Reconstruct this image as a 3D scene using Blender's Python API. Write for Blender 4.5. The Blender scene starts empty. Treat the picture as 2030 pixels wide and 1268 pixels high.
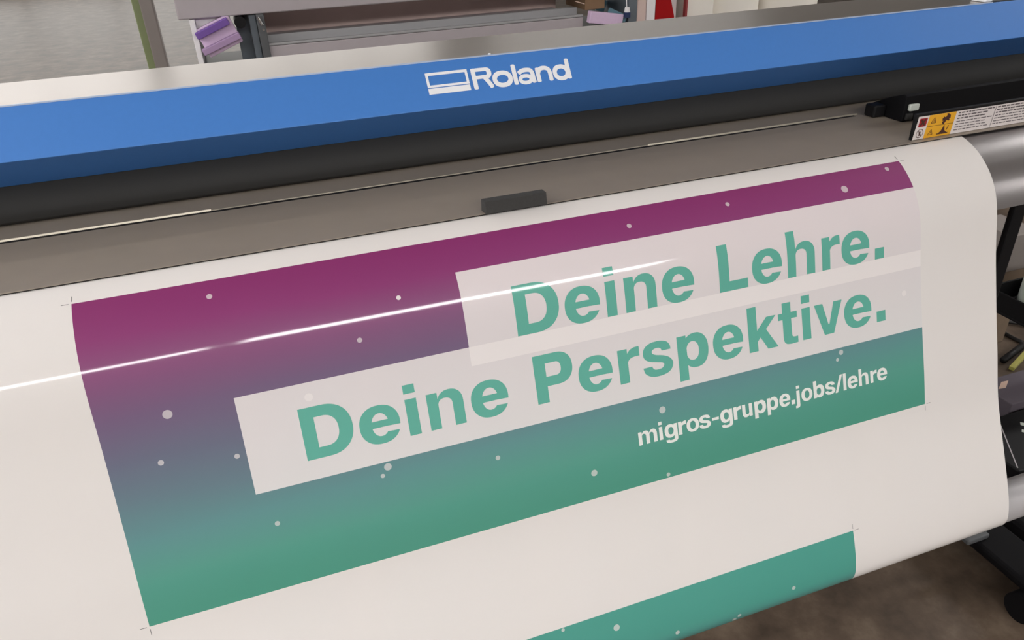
import bpy, bmesh, math, random
from mathutils import Vector, Matrix
random.seed(4)
SC = bpy.context.scene
COL = SC.collection

# ------------------------------------------------------------------ camera
cam_d = bpy.data.cameras.new('camera')
cam = bpy.data.objects.new('camera', cam_d); COL.objects.link(cam)
CR = ((0.9406186, 0.1961340, 0.2770704), (-0.3378115, 0.4603531, 0.8209497), (-0.0334659, 0.8657982, -0.4992730))
CP = (0.233097, 0.0, 1.48)
cam.matrix_world = Matrix(((CR[0][0], CR[0][1], -CR[0][2], CP[0]), (CR[1][0], CR[1][1], -CR[1][2], CP[1]),
                           (CR[2][0], CR[2][1], -CR[2][2], CP[2]), (0, 0, 0, 1)))
cam_d.sensor_width = 36.0
cam_d.lens = 1504.87 / 2030 * 36.0
cam_d.clip_start = 0.02
SC.camera = cam

# ------------------------------------------------------------------ world, exposure
SKY = 2.1
LAMP = 34.0
W = bpy.data.worlds.new('overcast'); SC.world = W; W.use_nodes = True
bg = W.node_tree.nodes['Background']
bg.inputs[0].default_value = (1.0, 0.97, 0.93, 1); bg.inputs[1].default_value = SKY
SC.view_settings.view_transform = 'Standard'
SC.view_settings.look = 'None'
SC.view_settings.gamma = 1.0
SC.view_settings.use_curve_mapping = False
SC.view_settings.exposure = 0.2

# ------------------------------------------------------------------ materials
def lin(c):
    return tuple(((v / 255.0) / 12.92 if v / 255.0 <= 0.04045 else ((v / 255.0 + 0.055) / 1.055) ** 2.4) for v in c) + (1.0,)

def pm(name, rgb, rough=0.5, metal=0.0, coat=0.0, coat_rough=0.1, spec=0.5, var=0.08, scale=30.0, stretch=(1, 1, 1), bump=0.0):
    m = bpy.data.materials.new(name); m.use_nodes = True
    nt = m.node_tree; p = nt.nodes['Principled BSDF']
    tc = nt.nodes.new('ShaderNodeTexCoord'); mp = nt.nodes.new('ShaderNodeMapping')
    mp.inputs['Scale'].default_value = stretch
    nz = nt.nodes.new('ShaderNodeTexNoise'); nz.inputs['Scale'].default_value = scale; nz.inputs['Detail'].default_value = 4
    nt.links.new(tc.outputs['Object'], mp.inputs[0]); nt.links.new(mp.outputs[0], nz.inputs['Vector'])
    mix = nt.nodes.new('ShaderNodeMix'); mix.data_type = 'RGBA'
    c = lin(rgb)
    mix.inputs[6].default_value = tuple(max(0, v * (1 - var)) for v in c[:3]) + (1,)
    mix.inputs[7].default_value = tuple(min(1, v * (1 + var)) for v in c[:3]) + (1,)
    nt.links.new(nz.outputs['Fac'], mix.inputs[0])
    nt.links.new(mix.outputs[2], p.inputs['Base Color'])
    p.inputs['Roughness'].default_value = rough; p.inputs['Metallic'].default_value = metal
    p.inputs['Specular IOR Level'].default_value = spec
    p.inputs['Coat Weight'].default_value = coat; p.inputs['Coat Roughness'].default_value = coat_rough
    if bump:
        b = nt.nodes.new('ShaderNodeBump'); b.inputs['Strength'].default_value = bump; b.inputs['Distance'].default_value = 0.002
        nt.links.new(nz.outputs['Fac'], b.inputs['Height']); nt.links.new(b.outputs[0], p.inputs['Normal'])
    return m

def emit(name, rgb, strength):
    m = bpy.data.materials.new(name); m.use_nodes = True
    nt = m.node_tree; nt.nodes.remove(nt.nodes['Principled BSDF'])
    e = nt.nodes.new('ShaderNodeEmission'); e.inputs[0].default_value = rgb + (1,); e.inputs[1].default_value = strength
    nt.links.new(e.outputs[0], nt.nodes['Material Output'].inputs[0])
    return m

GLOSS = dict(coat=0.75, coat_rough=0.075)
M = {}
M['vinyl'] = pm('white_gloss_vinyl', (229, 224, 221), 0.55, var=0.01, scale=8, spec=0.3, **GLOSS)
M['letter_green'] = pm('printed_green', (92, 174, 156), 0.5, var=0.03, spec=0.3, **GLOSS)
M['letter_white'] = pm('printed_white', (236, 238, 234), 0.5, var=0.01, spec=0.3, **GLOSS)
M['crop'] = pm('printed_grey', (120, 118, 116), 0.5, var=0.05)
M['silver'] = pm('brushed_silver', (206, 200, 196), 0.32, 1.0, var=0.03, scale=60, stretch=(0.6, 30, 30))
M['blue'] = pm('blue_painted_metal', (68, 128, 206), 0.5, var=0.03, scale=140, spec=0.35, coat=0.25, coat_rough=0.42)
M['guard'] = pm('dark_grey_plastic', (40, 39, 38), 0.6, spec=0.3, var=0.1)
M['black'] = pm('black_plastic', (12, 11, 14), 0.55, spec=0.3, var=0.15)
M['edge_glint'] = pm('pale_edge_highlight', (190, 206, 232), 0.3, 0.2, var=0.02)  # edge highlight put into a pale colour
M['pitch'] = pm('pitch_black_plastic', (7, 6, 9), 0.7, var=0.15, spec=0.2)
M['black2'] = pm('matt_black_steel', (9, 8, 11), 0.65, spec=0.25, var=0.15)
M['plate'] = pm('warm_grey_steel', (161, 149, 135), 0.42, 0.2, var=0.06, scale=25)
M['lip'] = pm('bright_metal_lip', (170, 163, 148), 0.35, 0.6)
M['apron'] = pm('grey_aluminium', (150, 145, 145), 0.32, 0.85, var=0.05)
M['logo'] = pm('logo_white', (245, 246, 250), 0.5, var=0.01)
M['foam'] = pm('charcoal_foam', (58, 57, 56), 0.9, var=0.18, scale=300, bump=0.3)
M['seam'] = pm('seam_gap_shade', (24, 18, 16), 0.7)  # shadow of the gap put into the colour
M['tube'] = pm('grey_aluminium_tube', (178, 175, 177), 0.4, 0.15, var=0.04)
M['label_white'] = pm('label_white', (222, 214, 212), 0.5, var=0.02)
M['label_yellow'] = pm('label_yellow', (228, 168, 36), 0.5, var=0.03)
M['label_red'] = pm('label_red', (158, 22, 34), 0.5, var=0.05)
M['label_dark'] = pm('label_dark', (70, 38, 30), 0.5, var=0.05)
M['label_text'] = pm('label_text', (100, 92, 94), 0.5, var=0.05)
M['rack'] = pm('grey_rack_paint', (186, 178, 182), 0.45, 0.2, var=0.05)
M['rack_panel'] = pm('taupe_panel', (222, 198, 190), 0.5, var=0.06, scale=6)
M['rack_rib'] = pm('pale_rack_rib', (176, 176, 178), 0.4, 0.3, var=0.04)
M['rack_up'] = pm('blue_grey_upright', (110, 118, 126), 0.45, 0.2, var=0.08)
M['rack_dark'] = pm('dark_grey_upright', (92, 94, 96), 0.45, 0.2, var=0.08)
M['chrome'] = pm('chrome', (230, 232, 235), 0.15, 1.0)
M['purple'] = pm('purple_foam', (122, 88, 168), 0.85, var=0.06, scale=120)
M['lilac'] = pm('lilac_foam', (222, 196, 226), 0.85, var=0.05, scale=120)
M['mauve'] = pm('lilac_foam_shaded', (176, 148, 186), 0.85, var=0.05, scale=120)  # lilac block's front face, shade put into the colour
M['white'] = pm('white_board', (244, 241, 243), 0.55, var=0.03, scale=5)
M['white2'] = pm('white_paper', (246, 241, 232), 0.6, var=0.05, scale=9)
M['red'] = pm('red_board', (166, 6, 14), 0.55, spec=0.2, var=0.05)
M['redline'] = pm('dark_red_strip', (150, 60, 62), 0.5)
M['card'] = pm('brown_cardboard', (134, 106, 80), 0.8, var=0.08)
M['teal'] = pm('teal_plastic', (92, 128, 142), 0.4, var=0.06)
M['navy'] = pm('navy_plastic', (34, 52, 92), 0.4, var=0.06)
M['post'] = pm('grey_post', (140, 132, 128), 0.4, 0.3, var=0.05)
M['green'] = pm('dull_green_reflection', (128, 138, 98), 0.45, var=0.1)
M['jar'] = pm('frosted_white_plastic', (196, 202, 194), 0.4, var=0.05)
M['yellow_rule'] = pm('yellow_green_rule', (170, 165, 84), 0.5, var=0.2, scale=80)
M['grey_card'] = pm('grey_carton', (92, 84, 92), 0.7, var=0.08)
M['sticker'] = pm('beige_sticker', (206, 178, 160), 0.6, var=0.04)
M['cable'] = pm('black_rubber', (24, 23, 24), 0.5)
M['tan'] = pm('tan_box', (128, 110, 92), 0.75, var=0.1)
M['greybox'] = pm('grey_box', (140, 132, 128), 0.7, var=0.06)
M['wall'] = pm('wall_paint', (214, 212, 208), 0.85, var=0.04, scale=2)
M['ceil'] = pm('ceiling_paint', (212, 210, 206), 0.9, var=0.03, scale=2)
M['lampcase'] = pm('lamp_case', (220, 220, 220), 0.4)
M['diffuser'] = emit('lamp_diffuser', (1.0, 0.985, 0.97), LAMP)
M['frame'] = pm('window_frame', (210, 210, 210), 0.5)

# polished, stained concrete floor
fm = bpy.data.materials.new('polished_concrete'); fm.use_nodes = True
nt = fm.node_tree; p = nt.nodes['Principled BSDF']
tc = nt.nodes.new('ShaderNodeTexCoord')
n1 = nt.nodes.new('ShaderNodeTexNoise'); n1.inputs['Scale'].default_value = 5.5; n1.inputs['Detail'].default_value = 7; n1.inputs['Roughness'].default_value = 0.65
cr = nt.nodes.new('ShaderNodeValToRGB')
cr.color_ramp.elements[0].position = 0.32; cr.color_ramp.elements[0].color = lin((62, 52, 44))
cr.color_ramp.elements[1].position = 0.72; cr.color_ramp.elements[1].color = lin((122, 107, 92))
e = cr.color_ramp.elements.new(0.52); e.color = lin((92, 78, 66))
nt.links.new(tc.outputs['Object'], n1.inputs['Vector']); nt.links.new(n1.outputs['Fac'], cr.inputs[0]); nt.links.new(cr.outputs[0], p.inputs['Base Color'])
p.inputs['Roughness'].default_value = 0.42; p.inputs['Specular IOR Level'].default_value = 0.3
M['floor'] = fm

# window glass: clear pane, lets daylight through
gm = bpy.data.materials.new('window_glass'); gm.use_nodes = True
nt = gm.node_tree; nt.nodes.remove(nt.nodes['Principled BSDF'])
t_ = nt.nodes.new('ShaderNodeBsdfTransparent'); g_ = nt.nodes.new('ShaderNodeBsdfGlossy'); g_.inputs['Roughness'].default_value = 0.02
mx = nt.nodes.new('ShaderNodeMixShader'); mx.inputs[0].default_value = 0.06
nt.links.new(t_.outputs[0], mx.inputs[1]); nt.links.new(g_.outputs[0], mx.inputs[2]); nt.links.new(mx.outputs[0], nt.nodes['Material Output'].inputs[0])
M['glass'] = gm

def gradient_mat(name, stops, tilt, white=0.0, wcol=(240, 234, 233)):
    m = bpy.data.materials.new(name); m.use_nodes = True
    nt = m.node_tree; p = nt.nodes['Principled BSDF']
    uv = nt.nodes.new('ShaderNodeUVMap'); uv.uv_map = 'print'
    sx = nt.nodes.new('ShaderNodeSeparateXYZ'); nt.links.new(uv.outputs[0], sx.inputs[0])
    a = nt.nodes.new('ShaderNodeMath'); a.operation = 'MULTIPLY_ADD'; a.inputs[1].default_value = tilt
    nt.links.new(sx.outputs[0], a.inputs[0]); nt.links.new(sx.outputs[1], a.inputs[2])
    nz = nt.nodes.new('ShaderNodeTexNoise'); nz.inputs['Scale'].default_value = 3.0
    nt.links.new(uv.outputs[0], nz.inputs['Vector'])
    b = nt.nodes.new('ShaderNodeMath'); b.operation = 'MULTIPLY_ADD'; b.inputs[1].default_value = 0.08
    nt.links.new(nz.outputs['Fac'], b.inputs[0]); nt.links.new(a.outputs[0], b.inputs[2])
    c = nt.nodes.new('ShaderNodeMath'); c.operation = 'SUBTRACT'; c.inputs[1].default_value = 0.04
    nt.links.new(b.outputs[0], c.inputs[0])
    r = nt.nodes.new('ShaderNodeValToRGB'); el = r.color_ramp.elements
    el[0].position = stops[0][0]; el[0].color = lin(stops[0][1])
    el[1].position = stops[-1][0]; el[1].color = lin(stops[-1][1])
    for q, col in stops[1:-1]:
        k = el.new(q); k.color = lin(col)
    nt.links.new(c.outputs[0], r.inputs[0])
    wm = nt.nodes.new('ShaderNodeMix'); wm.data_type = 'RGBA'; wm.inputs[0].default_value = white; wm.inputs[7].default_value = lin(wcol)
    nt.links.new(r.outputs[0], wm.inputs[6]); nt.links.new(wm.outputs[2], p.inputs['Base Color'])
    p.inputs['Roughness'].default_value = 0.5; p.inputs['Specular IOR Level'].default_value = 0.3
    p.inputs['Coat Weight'].default_value = GLOSS['coat']; p.inputs['Coat Roughness'].default_value = GLOSS['coat_rough']
    return m
ST1 = [(0.0, (134, 44, 104)), (0.12, (138, 54, 112)), (0.24, (132, 72, 118)), (0.36, (114, 90, 124)), (0.5, (102, 106, 128)),
       (0.62, (98, 124, 136)), (0.73, (92, 143, 144)), (0.86, (82, 154, 138)), (1.0, (74, 150, 130))]
ST2 = [(0.0, (74, 156, 142)), (0.5, (74, 154, 140)), (1.0, (84, 128, 140))]
M['grad'] = gradient_mat('printed_gradient_purple_to_green', ST1, 0.03)
M['veil'] = gradient_mat('printed_white_veil', ST1, 0.03, 0.83)
M['veil2'] = gradient_mat('printed_double_white_veil', ST1, 0.03, 0.97)
M['dotveil'] = gradient_mat('printed_dot', ST1, 0.03, 0.55)
M['dotfaint'] = gradient_mat('printed_faint_dot', ST1, 0.03, 0.94)
M['grad2'] = gradient_mat('printed_gradient_green_to_blue_grey', ST2, 0.03)
M['dotveil2'] = gradient_mat('printed_dot_on_green', ST2, 0.03, 0.55)

# ------------------------------------------------------------------ mesh helpers
def link(name, verts, faces, mat, parent=None, smooth=False, bevel=0.0, normals=None, uv=None, seg=2, flat_angle=None):
    me = bpy.data.meshes.new(name)
    me.from_pydata([tuple(v) for v in verts], [], faces)
    if bevel:
        b = bmesh.new(); b.from_mesh(me)
        bmesh.ops.recalc_face_normals(b, faces=b.faces)
        ed = [x for x in b.edges if len(x.link_faces) == 2 and x.calc_face_angle() > 0.5]
        bmesh.ops.bevel(b, geom=ed, offset=bevel, segments=seg, profile=0.5, affect='EDGES')
        b.to_mesh(me); b.free()
    elif normals is None:
        b = bmesh.new(); b.from_mesh(me); bmesh.ops.recalc_face_normals(b, faces=b.faces); b.to_mesh(me); b.free()
    me.materials.append(M[mat])
    if uv is not None:
        l = me.uv_layers.new(name='print')
        for lp in me.loops:
            l.data[lp.index].uv = uv[lp.vertex_index]
    if smooth or normals is not None:
        for q in me.polygons: q.use_smooth = True
    if normals is not None:
        me.normals_split_custom_set_from_vertices([tuple(n) for n in normals])
    o = bpy.data.objects.new(name, me); COL.objects.link(o)
    if parent is not None:
        o.parent = parent
        if parent.type == 'EMPTY': o.matrix_parent_inverse = Matrix.Translation(-parent.location)
    return o

def thing(name, label, cat, loc=(0, 0, 0), group=None):
    o = bpy.data.objects.new(name, None); COL.objects.link(o)
    o.location = loc; o.empty_display_size = 0.05
    o['label'] = label; o['category'] = cat
    if group: o['group'] = group
    return o
def tag(o, label, cat, group=None):
    o['label'] = label; o['category'] = cat
    if group: o['group'] = group
    return o
def struct(o, label=None):
    o['kind'] = 'structure'
    if label: o['label'] = label
    return o

BF = [(0, 1, 3, 2), (4, 6, 7, 5), (0, 4, 5, 1), (2, 3, 7, 6), (0, 2, 6, 4), (1, 5, 7, 3)]
def box(name, x0, x1, y0, y1, z0, z1, mat, parent=None, bevel=0.002, rot=None):
    c = Vector(((x0 + x1) / 2, (y0 + y1) / 2, (z0 + z1) / 2))
    vs = [Vector((x, y, z)) for x in (x0, x1) for y in (y0, y1) for z in (z0, z1)]
    if rot is not None: vs = [c + rot @ (v - c) for v in vs]
    return link(name, vs, BF, mat, parent, bevel=bevel)

def extr(name, prof, x0, x1, mat, parent=None, bevel=0.0, smooth=False, slant=None):
    n = len(prof)
    vs = [(x0, y, z) for y, z in prof] + [(x1, y, z) for y, z in prof]
    fs = [(i, (i + 1) % n, n + (i + 1) % n, n + i) for i in range(n)] + [tuple(range(n)), tuple(range(2 * n - 1, n - 1, -1))]
    o = link(name, vs, fs, mat, parent, bevel=bevel)
    if smooth:
        for q in o.data.polygons: q.use_smooth = True
        o.data.set_sharp_from_angle(angle=math.radians(28))
    return o

def cyl(name, a, b, r, mat, parent=None, n=32, r2=None, inner=None):
    a, b = Vector(a), Vector(b); d = (b - a).normalized()
    u = d.orthogonal().normalized(); w = d.cross(u); r2 = r if r2 is None else r2
    ang = [2 * math.pi * i / n for i in range(n)]
    R1 = [a + (u * math.cos(t) + w * math.sin(t)) * r for t in ang]
    R2 = [b + (u * math.cos(t) + w * math.sin(t)) * r2 for t in ang]
    vs = R1 + R2; fs = [(i, (i + 1) % n, n + (i + 1) % n, n + i) for i in range(n)]
    if inner:
        vs += [a + (u * math.cos(t) + w * math.sin(t)) * inner for t in ang] + [b + (u * math.cos(t) + w * math.sin(t)) * inner for t in ang]
        for i in range(n):
            j = (i + 1) % n
            fs += [(2 * n + i, 3 * n + i, 3 * n + j, 2 * n + j), (i, 2 * n + i, 2 * n + j, j), (n + i, n + j, 3 * n + j, 3 * n + i)]
    else:
        fs += [tuple(range(n)), tuple(range(2 * n - 1, n - 1, -1))]
    o = link(name, vs, fs, mat, parent)
    for q in o.data.polygons: q.use_smooth = True
    o.data.set_sharp_from_angle(angle=math.radians(35))
    return o

def catmull(pts, k):
    P = [Vector(q) for q in pts]; out = []
    for i in range(len(P) - 1):
        p0 = P[max(i - 1, 0)]; p1 = P[i]; p2 = P[i + 1]; p3 = P[min(i + 2, len(P) - 1)]
        for j in range(k):
            t = j / k
            out.append(0.5 * ((2 * p1) + (p2 - p0) * t + (2 * p0 - 5 * p1 + 4 * p2 - p3) * t * t + (3 * p1 - p0 - 3 * p2 + p3) * t ** 3))
    out.append(P[-1]); return out

def sweep(name, pts, r, mat, parent=None, n=10):
    P = [Vector(q) for q in pts]; vs = []; fs = []
    up = Vector((0.31, 0.2, 0.93)).normalized()
    for i, q in enumerate(P):
        t = (P[min(i + 1, len(P) - 1)] - P[max(i - 1, 0)]).normalized()
        u = t.cross(up).normalized(); w = t.cross(u)
        for j in range(n):
            a = 2 * math.pi * j / n; vs.append(q + (u * math.cos(a) + w * math.sin(a)) * r)
    for i in range(len(P) - 1):
        for j in range(n):
            k = (j + 1) % n; fs.append((i * n + j, i * n + k, (i + 1) * n + k, (i + 1) * n + j))
    fs += [tuple(range(n)), tuple((len(P) - 1) * n + j for j in range(n - 1, -1, -1))]
    return link(name, vs, fs, mat, parent, smooth=True)

# ------------------------------------------------------------------ room
RX0, RX1, RY0, RY1, RZ = -11.0, 12.0, -8.0, 17.5, 5.0
struct(box('floor', RX0 - .2, RX1 + .2, RY0 - .2, RY1 + .2, -0.2, 0.0, 'floor', bevel=0), 'stained polished concrete workshop floor')
struct(box('ceiling', RX0 - .2, RX1 + .2, RY0 - .2, RY1 + .2, RZ, RZ + .2, 'ceil', bevel=0))
struct(box('wall_left', RX0 - .2, RX0, RY0, RY1, 0, RZ, 'wall', bevel=0))
struct(box('wall_right', RX1, RX1 + .2, RY0, RY1, 0, RZ, 'wall', bevel=0))
struct(box('wall_front', RX0, RX1, RY0 - .2, RY0, 0, RZ, 'wall', bevel=0))
WX0, WX1, WZ0, WZ1 = -8.0, 4.6, 0.4, 4.6
wv = []; wf = []
def addbox(vs, fs, x0, x1, y0, y1, z0, z1):
    b = len(vs)
    vs += [(x, y, z) for x in (x0, x1) for y in (y0, y1) for z in (z0, z1)]
    fs += [tuple(b + i for i in f) for f in BF]
for a in ((RX0, WX0, 0, RZ), (WX1, RX1, 0, RZ), (WX0, WX1, 0, WZ0), (WX0, WX1, WZ1, RZ)):
    addbox(wv, wf, a[0], a[1], RY1, RY1 + .2, a[2], a[3])
struct(link('wall_back', wv, wf, 'wall'))
wv = []; wf = []
for a in ((WX0, WX1, WZ0, WZ0 + .08), (WX0, WX1, WZ1 - .08, WZ1)):
    addbox(wv, wf, a[0], a[1], RY1 + .04, RY1 + .12, a[2], a[3])
nb = 8
for i in range(nb + 1):
    x = WX0 + (WX1 - WX0 - .08) * i / nb
    addbox(wv, wf, x, x + .08, RY1 + .04, RY1 + .12, WZ0 + .08, WZ1 - .08)
win = struct(link('window_1', wv, wf, 'frame'), 'tall row of windows in the far wall')
for i in range(nb):
    x = WX0 + (WX1 - WX0 - .08) * i / nb
    box('pane', x + .08, x + (WX1 - WX0 - .08) / nb, RY1 + .075, RY1 + .083, WZ0 + .08, WZ1 - .08, 'glass', win, bevel=0)

# ceiling luminaires: long suspended lamps, a row behind the viewer; those to the sides and beyond are added fill
def luminaire(p0, p1, z, label, w=0.2):
    a = Vector((p0[0], p0[1], 0)); b = Vector((p1[0], p1[1], 0)); d = (b - a).normalized(); n = Vector((-d.y, d.x, 0))
    c = (a + b) / 2
    L = thing('ceiling_light', label, 'ceiling light', (c.x, c.y, z), 'long suspended lamps')
    def pr(name, hw, za, zb, e, mat):
        vs = [q + n * yy + Vector((0, 0, zz)) for q in (a - d * e, b + d * e) for yy in (-hw, hw) for zz in (za, zb)]
        return link(name, vs, BF, mat, L)
    pr('lamp_case', w / 2 + .02, z, z + .06, .03, 'lampcase')
    pr('diffuser', w / 2, z - .03, z - .001, 0, 'diffuser')
    for q in (a + d * .2, b - d * .2):
        cyl('suspension_rod', (q.x, q.y, z + .06), (q.x, q.y, RZ), .006, 'lampcase', L, 8)
luminaire((-3.6, -2.96), (-0.31, -2.96), 3.0, 'long lamp behind the viewer, left of the gap', 0.24)
luminaire((-0.05, -2.97), (3.3, -3.75), 3.0, 'long lamp behind the viewer, right of the gap', 0.42)
luminaire((-3.8, -2.0), (-3.8, 3.5), 3.2, 'added long fill lamp running front to back, left of the printer', 0.3)  # added: soft fill from above for plate and sheet
luminaire((-5.0, 2.4), (-1.45, 2.4), 3.2, 'added slim fill lamp above the left end of the printer', 0.08)  # added to brighten the plate, kept out of the sheet's reflection
luminaire((4.6, 1.6), (7.6, 1.6), 3.2, 'added fill lamp beyond the right end of the printer', 0.25)  # added to brighten the right side and the rolls
luminaire((6.4, -2.2), (9.4, -2.2), 3.2, 'added fill lamp far to the right, level with the viewer', 0.35)  # added to light the fronts of the boards and rolls
luminaire((5.0, 14.8), (11.0, 14.8), 4.8, 'added slim fill lamp close to the far wall, right of the windows', 0.025)  # added to lift the reflection on the silver top, right part
luminaire((-4.2, -0.1), (-1.15, -0.1), 3.1, 'added sheen lamp left of the viewer, in front of the printer', 0.07)  # added for the sheen on the left of the blue cover
luminaire((-5.0, 5.5), (0.2, 5.5), 4.7, 'added long fill lamp over the far floor', 0.1)  # added to brighten the far floor
luminaire((-6.0, 8.0), (-0.5, 8.0), 4.8, 'added fill lamp over the far floor nearest the window wall', 0.1)  # added as more light on the far floor

# ------------------------------------------------------------------ vinyl sheet profile (s runs down the sheet)
KS = [-5.79, -4.355, -2.92, -1.488, -0.063, 1.341, 2.701, 3.984, 5.151, 6.158, 6.957, 7.505, 7.768, 7.738, 7.457, 7.04, 6.66, 6.476, 6.55, 6.825, 7.16, 7.382, 7.337, 6.937, 6.18, 5.149, 3.973, 2.78, 1.668, 0.694, -0.108, -0.709, -1.088, -1.243, -1.195, -0.988, -0.692, -0.387, -0.132, 0.038, 0.111, 0.094, 0.004, -0.131, -0.275, -0.397, -0.471, -0.473, -0.388, -0.214, 0.029, 0.303, 0.562, 0.753, 0.819, 0.706, 0.397, -0.075, -0.633, -1.179, -1.624, -1.91, -2.018, -1.956, -1.754, -1.455, -1.107, -0.75, -0.422, -0.147, 0.058, 0.19, 0.254, 0.264, 0.242, 0.215, 0.215, 0.275, 0.426, 0.697, 1.108, 1.67, 2.385, 3.238, 4.206, 5.252, 6.336, 7.428, 8.518, 9.606, 10.694]
HS = 0.001; SEND = 0.767; RR = 0.0365; STOT = 0.925
PY = [1.019905]; PZ = [1.094108]; PT = [3.301688]
def kat(s):
    u = s / (0.8 / 90); i = int(u)
    k = KS[-1] if i >= 90 else KS[i] + (KS[i + 1] - KS[i]) * (u - i)
    w = min(max((s - SEND) / 0.012, 0), 1)
    return k * (1 - w) + w / RR
for i in range(int(STOT / HS)):
    s = i * HS; th = PT[-1]; t2 = th + (kat(s) + kat(s + HS)) / 2 * HS
    tm = (th + t2) / 2
    PY.append(PY[-1] + math.cos(tm) * HS); PZ.append(PZ[-1] + math.sin(tm) * HS); PT.append(t2)
i0 = 86                                           # hidden feed part under the plate lies flat
for i in range(i0):
    PY[i] = PY[i0] + (i0 - i) * HS; PZ[i] = PZ[i0]; PT[i] = math.pi
TUBE = (PY[-1] - RR * math.sin(PT[-1]), PZ[-1] + RR * math.cos(PT[-1]))
def P3(x, s, off=0.0):
    u = min(max(s / HS, 0), len(PY) - 1.001); i = int(u); f = u - i
    y = PY[i] + (PY[i + 1] - PY[i]) * f; z = PZ[i] + (PZ[i + 1] - PZ[i]) * f; t = PT[i] + (PT[i + 1] - PT[i]) * f
    n = Vector((0, math.sin(t), -math.cos(t)))
    if i < i0: n = Vector((0, 0, 1))
    return Vector((x, y, z)) + n * off, n

def grid_on_sheet(name, x0, x1, s0, s1, off, mat, parent, ds=0.002, dx=0.1, uvbox=None):
    ns = max(2, int(math.ceil((s1 - s0) / ds))); nx = max(1, int(math.ceil((x1 - x0) / dx)))
    V = []; Nn = []; U = []; Fc = []
    for i in range(ns + 1):
        for j in range(nx + 1):
            x = x0 + (x1 - x0) * j / nx; s = s0 + (s1 - s0) * i / ns
            q, n = P3(x, s, off); V.append(q); Nn.append(n)
            if uvbox: U.append(((x - uvbox[0]) / (uvbox[1] - uvbox[0]), (s - uvbox[2]) / (uvbox[3] - uvbox[2])))
    for i in range(ns):
        for j in range(nx):
            a = i * (nx + 1) + j; Fc.append((a, a + nx + 1, a + nx + 2, a + 1))
    return link(name, V, Fc, mat, parent, normals=Nn, uv=U if uvbox else None)

XL, XR = -0.62, 1.358
sheet = grid_on_sheet('vinyl_sheet', XL, XR, 0.062, STOT, 0.0, 'vinyl', None, ds=0.002, dx=0.2)
tag(sheet, 'wide glossy white vinyl sheet printed with a purple to green banner, hanging from the printer', 'vinyl sheet')

panel = grid_on_sheet('printed_panel', 0.0, 1.2, 0.1187, 0.5288, 0.0001, 'grad', sheet, uvbox=(0, 1.2, 0.1187, 0.5288))
panel['label'] = 'printed banner fading from purple at the top to green'
p2 = grid_on_sheet('printed_panel', -0.17, 1.0285, 0.7014, 0.86, 0.0001, 'grad2', sheet, uvbox=(-0.17, 1.0285, 0.7014, 0.84))
p2['label'] = 'green top edge of the next printed banner, wrapping under the roll'
UB = (0, 1.2, 0.1187, 0.5288)
def patches(name, rects, off, mat):
    V = []; Nn = []; U = []; Fc = []
    for x0, x1, s0, s1 in rects:
        ns = int(math.ceil((s1 - s0) / .002)); b = len(V)
        for i in range(ns + 1):
            for x in (x0, x1):
                sv = s0 + (s1 - s0) * i / ns
                q, n = P3(x, sv, off); V.append(q); Nn.append(n); U.append((x / 1.2, (sv - UB[2]) / (UB[3] - UB[2])))
        Fc += [(b + 2 * i, b + 2 * i + 2, b + 2 * i + 3, b + 2 * i + 1) for i in range(ns)]
    return link(name, V, Fc, mat, panel, normals=Nn, uv=U)
patches('text_box', [(.4493, 1.2, .1690, .2700)], 0.0002, 'veil')
patches('text_box', [(.1525, .4493, .2700, .3970), (.4493, 1.2, .2962, .3970)], 0.0002, 'veil')
patches('box_overlap', [(.4493, 1.2, .2700, .2962)], 0.0002, 'veil2')

# ------------------------------------------------------------------ lettering (drawn by hand, font units: cap height 718)
def se(cx, cy, rx, ry, a0, a1, n=20, p=2.25):
    out = []
    for i in range(n + 1):
        a = math.radians(a0 + (a1 - a0) * i / n); c, s = math.cos(a), math.sin(a)
        out.append((cx + rx * math.copysign(abs(c) ** (2 / p), c), cy + ry * math.copysign(abs(s) ** (2 / p), s)))
    return out
def R(x0, x1, y0, y1): return ([(x0, y0), (x0, y1)], [(x1, y0), (x1, y1)])
def cm(pts, k=4): return [(v.x, v.y) for v in catmull([(a, b, 0) for a, b in pts], k)]
def ring(cx, cy, rx, ry, ix, icx, iy): return (se(cx, cy, rx, ry, 0, 360, 48), se(icx, cy, ix, iy, 0, 360, 48, 2.15))
def arch(l, r, top, w, cxo, x0, y0=330):
    # arch from a stem whose right side is l, to right edge r
    o = se(cxo, y0 + 10, r - cxo, top - y0 - 10, 165, 0, 18); ic = (x0 + r - w) / 2
    i = se(ic, y0, (r - w - x0) / 2, top - 112 - y0, 180, 0, 18)
    return (o, i)
S_A = [(482, 372), (470, 440), (420, 500), (330, 530), (245, 535), (140, 522), (50, 470), (14, 385), (35, 300), (110, 245), (245, 210), (325, 188), (350, 158), (335, 122), (300, 102), (245, 96), (190, 104), (158, 135), (152, 160)]
S_B = [(330, 372), (318, 405), (295, 424), (262, 431), (235, 430), (195, 420), (168, 398), (164, 376), (180, 350), (235, 325), (350, 296), (450, 245), (503, 165), (480, 75), (400, 12), (250, -11), (110, 12), (25, 75), (0, 160)]
def n_glyph(h): return [R(0, 154, 0, h), arch(154, 510, 537, 155, 325, 154), R(355, 510, 0, 342)]
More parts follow.
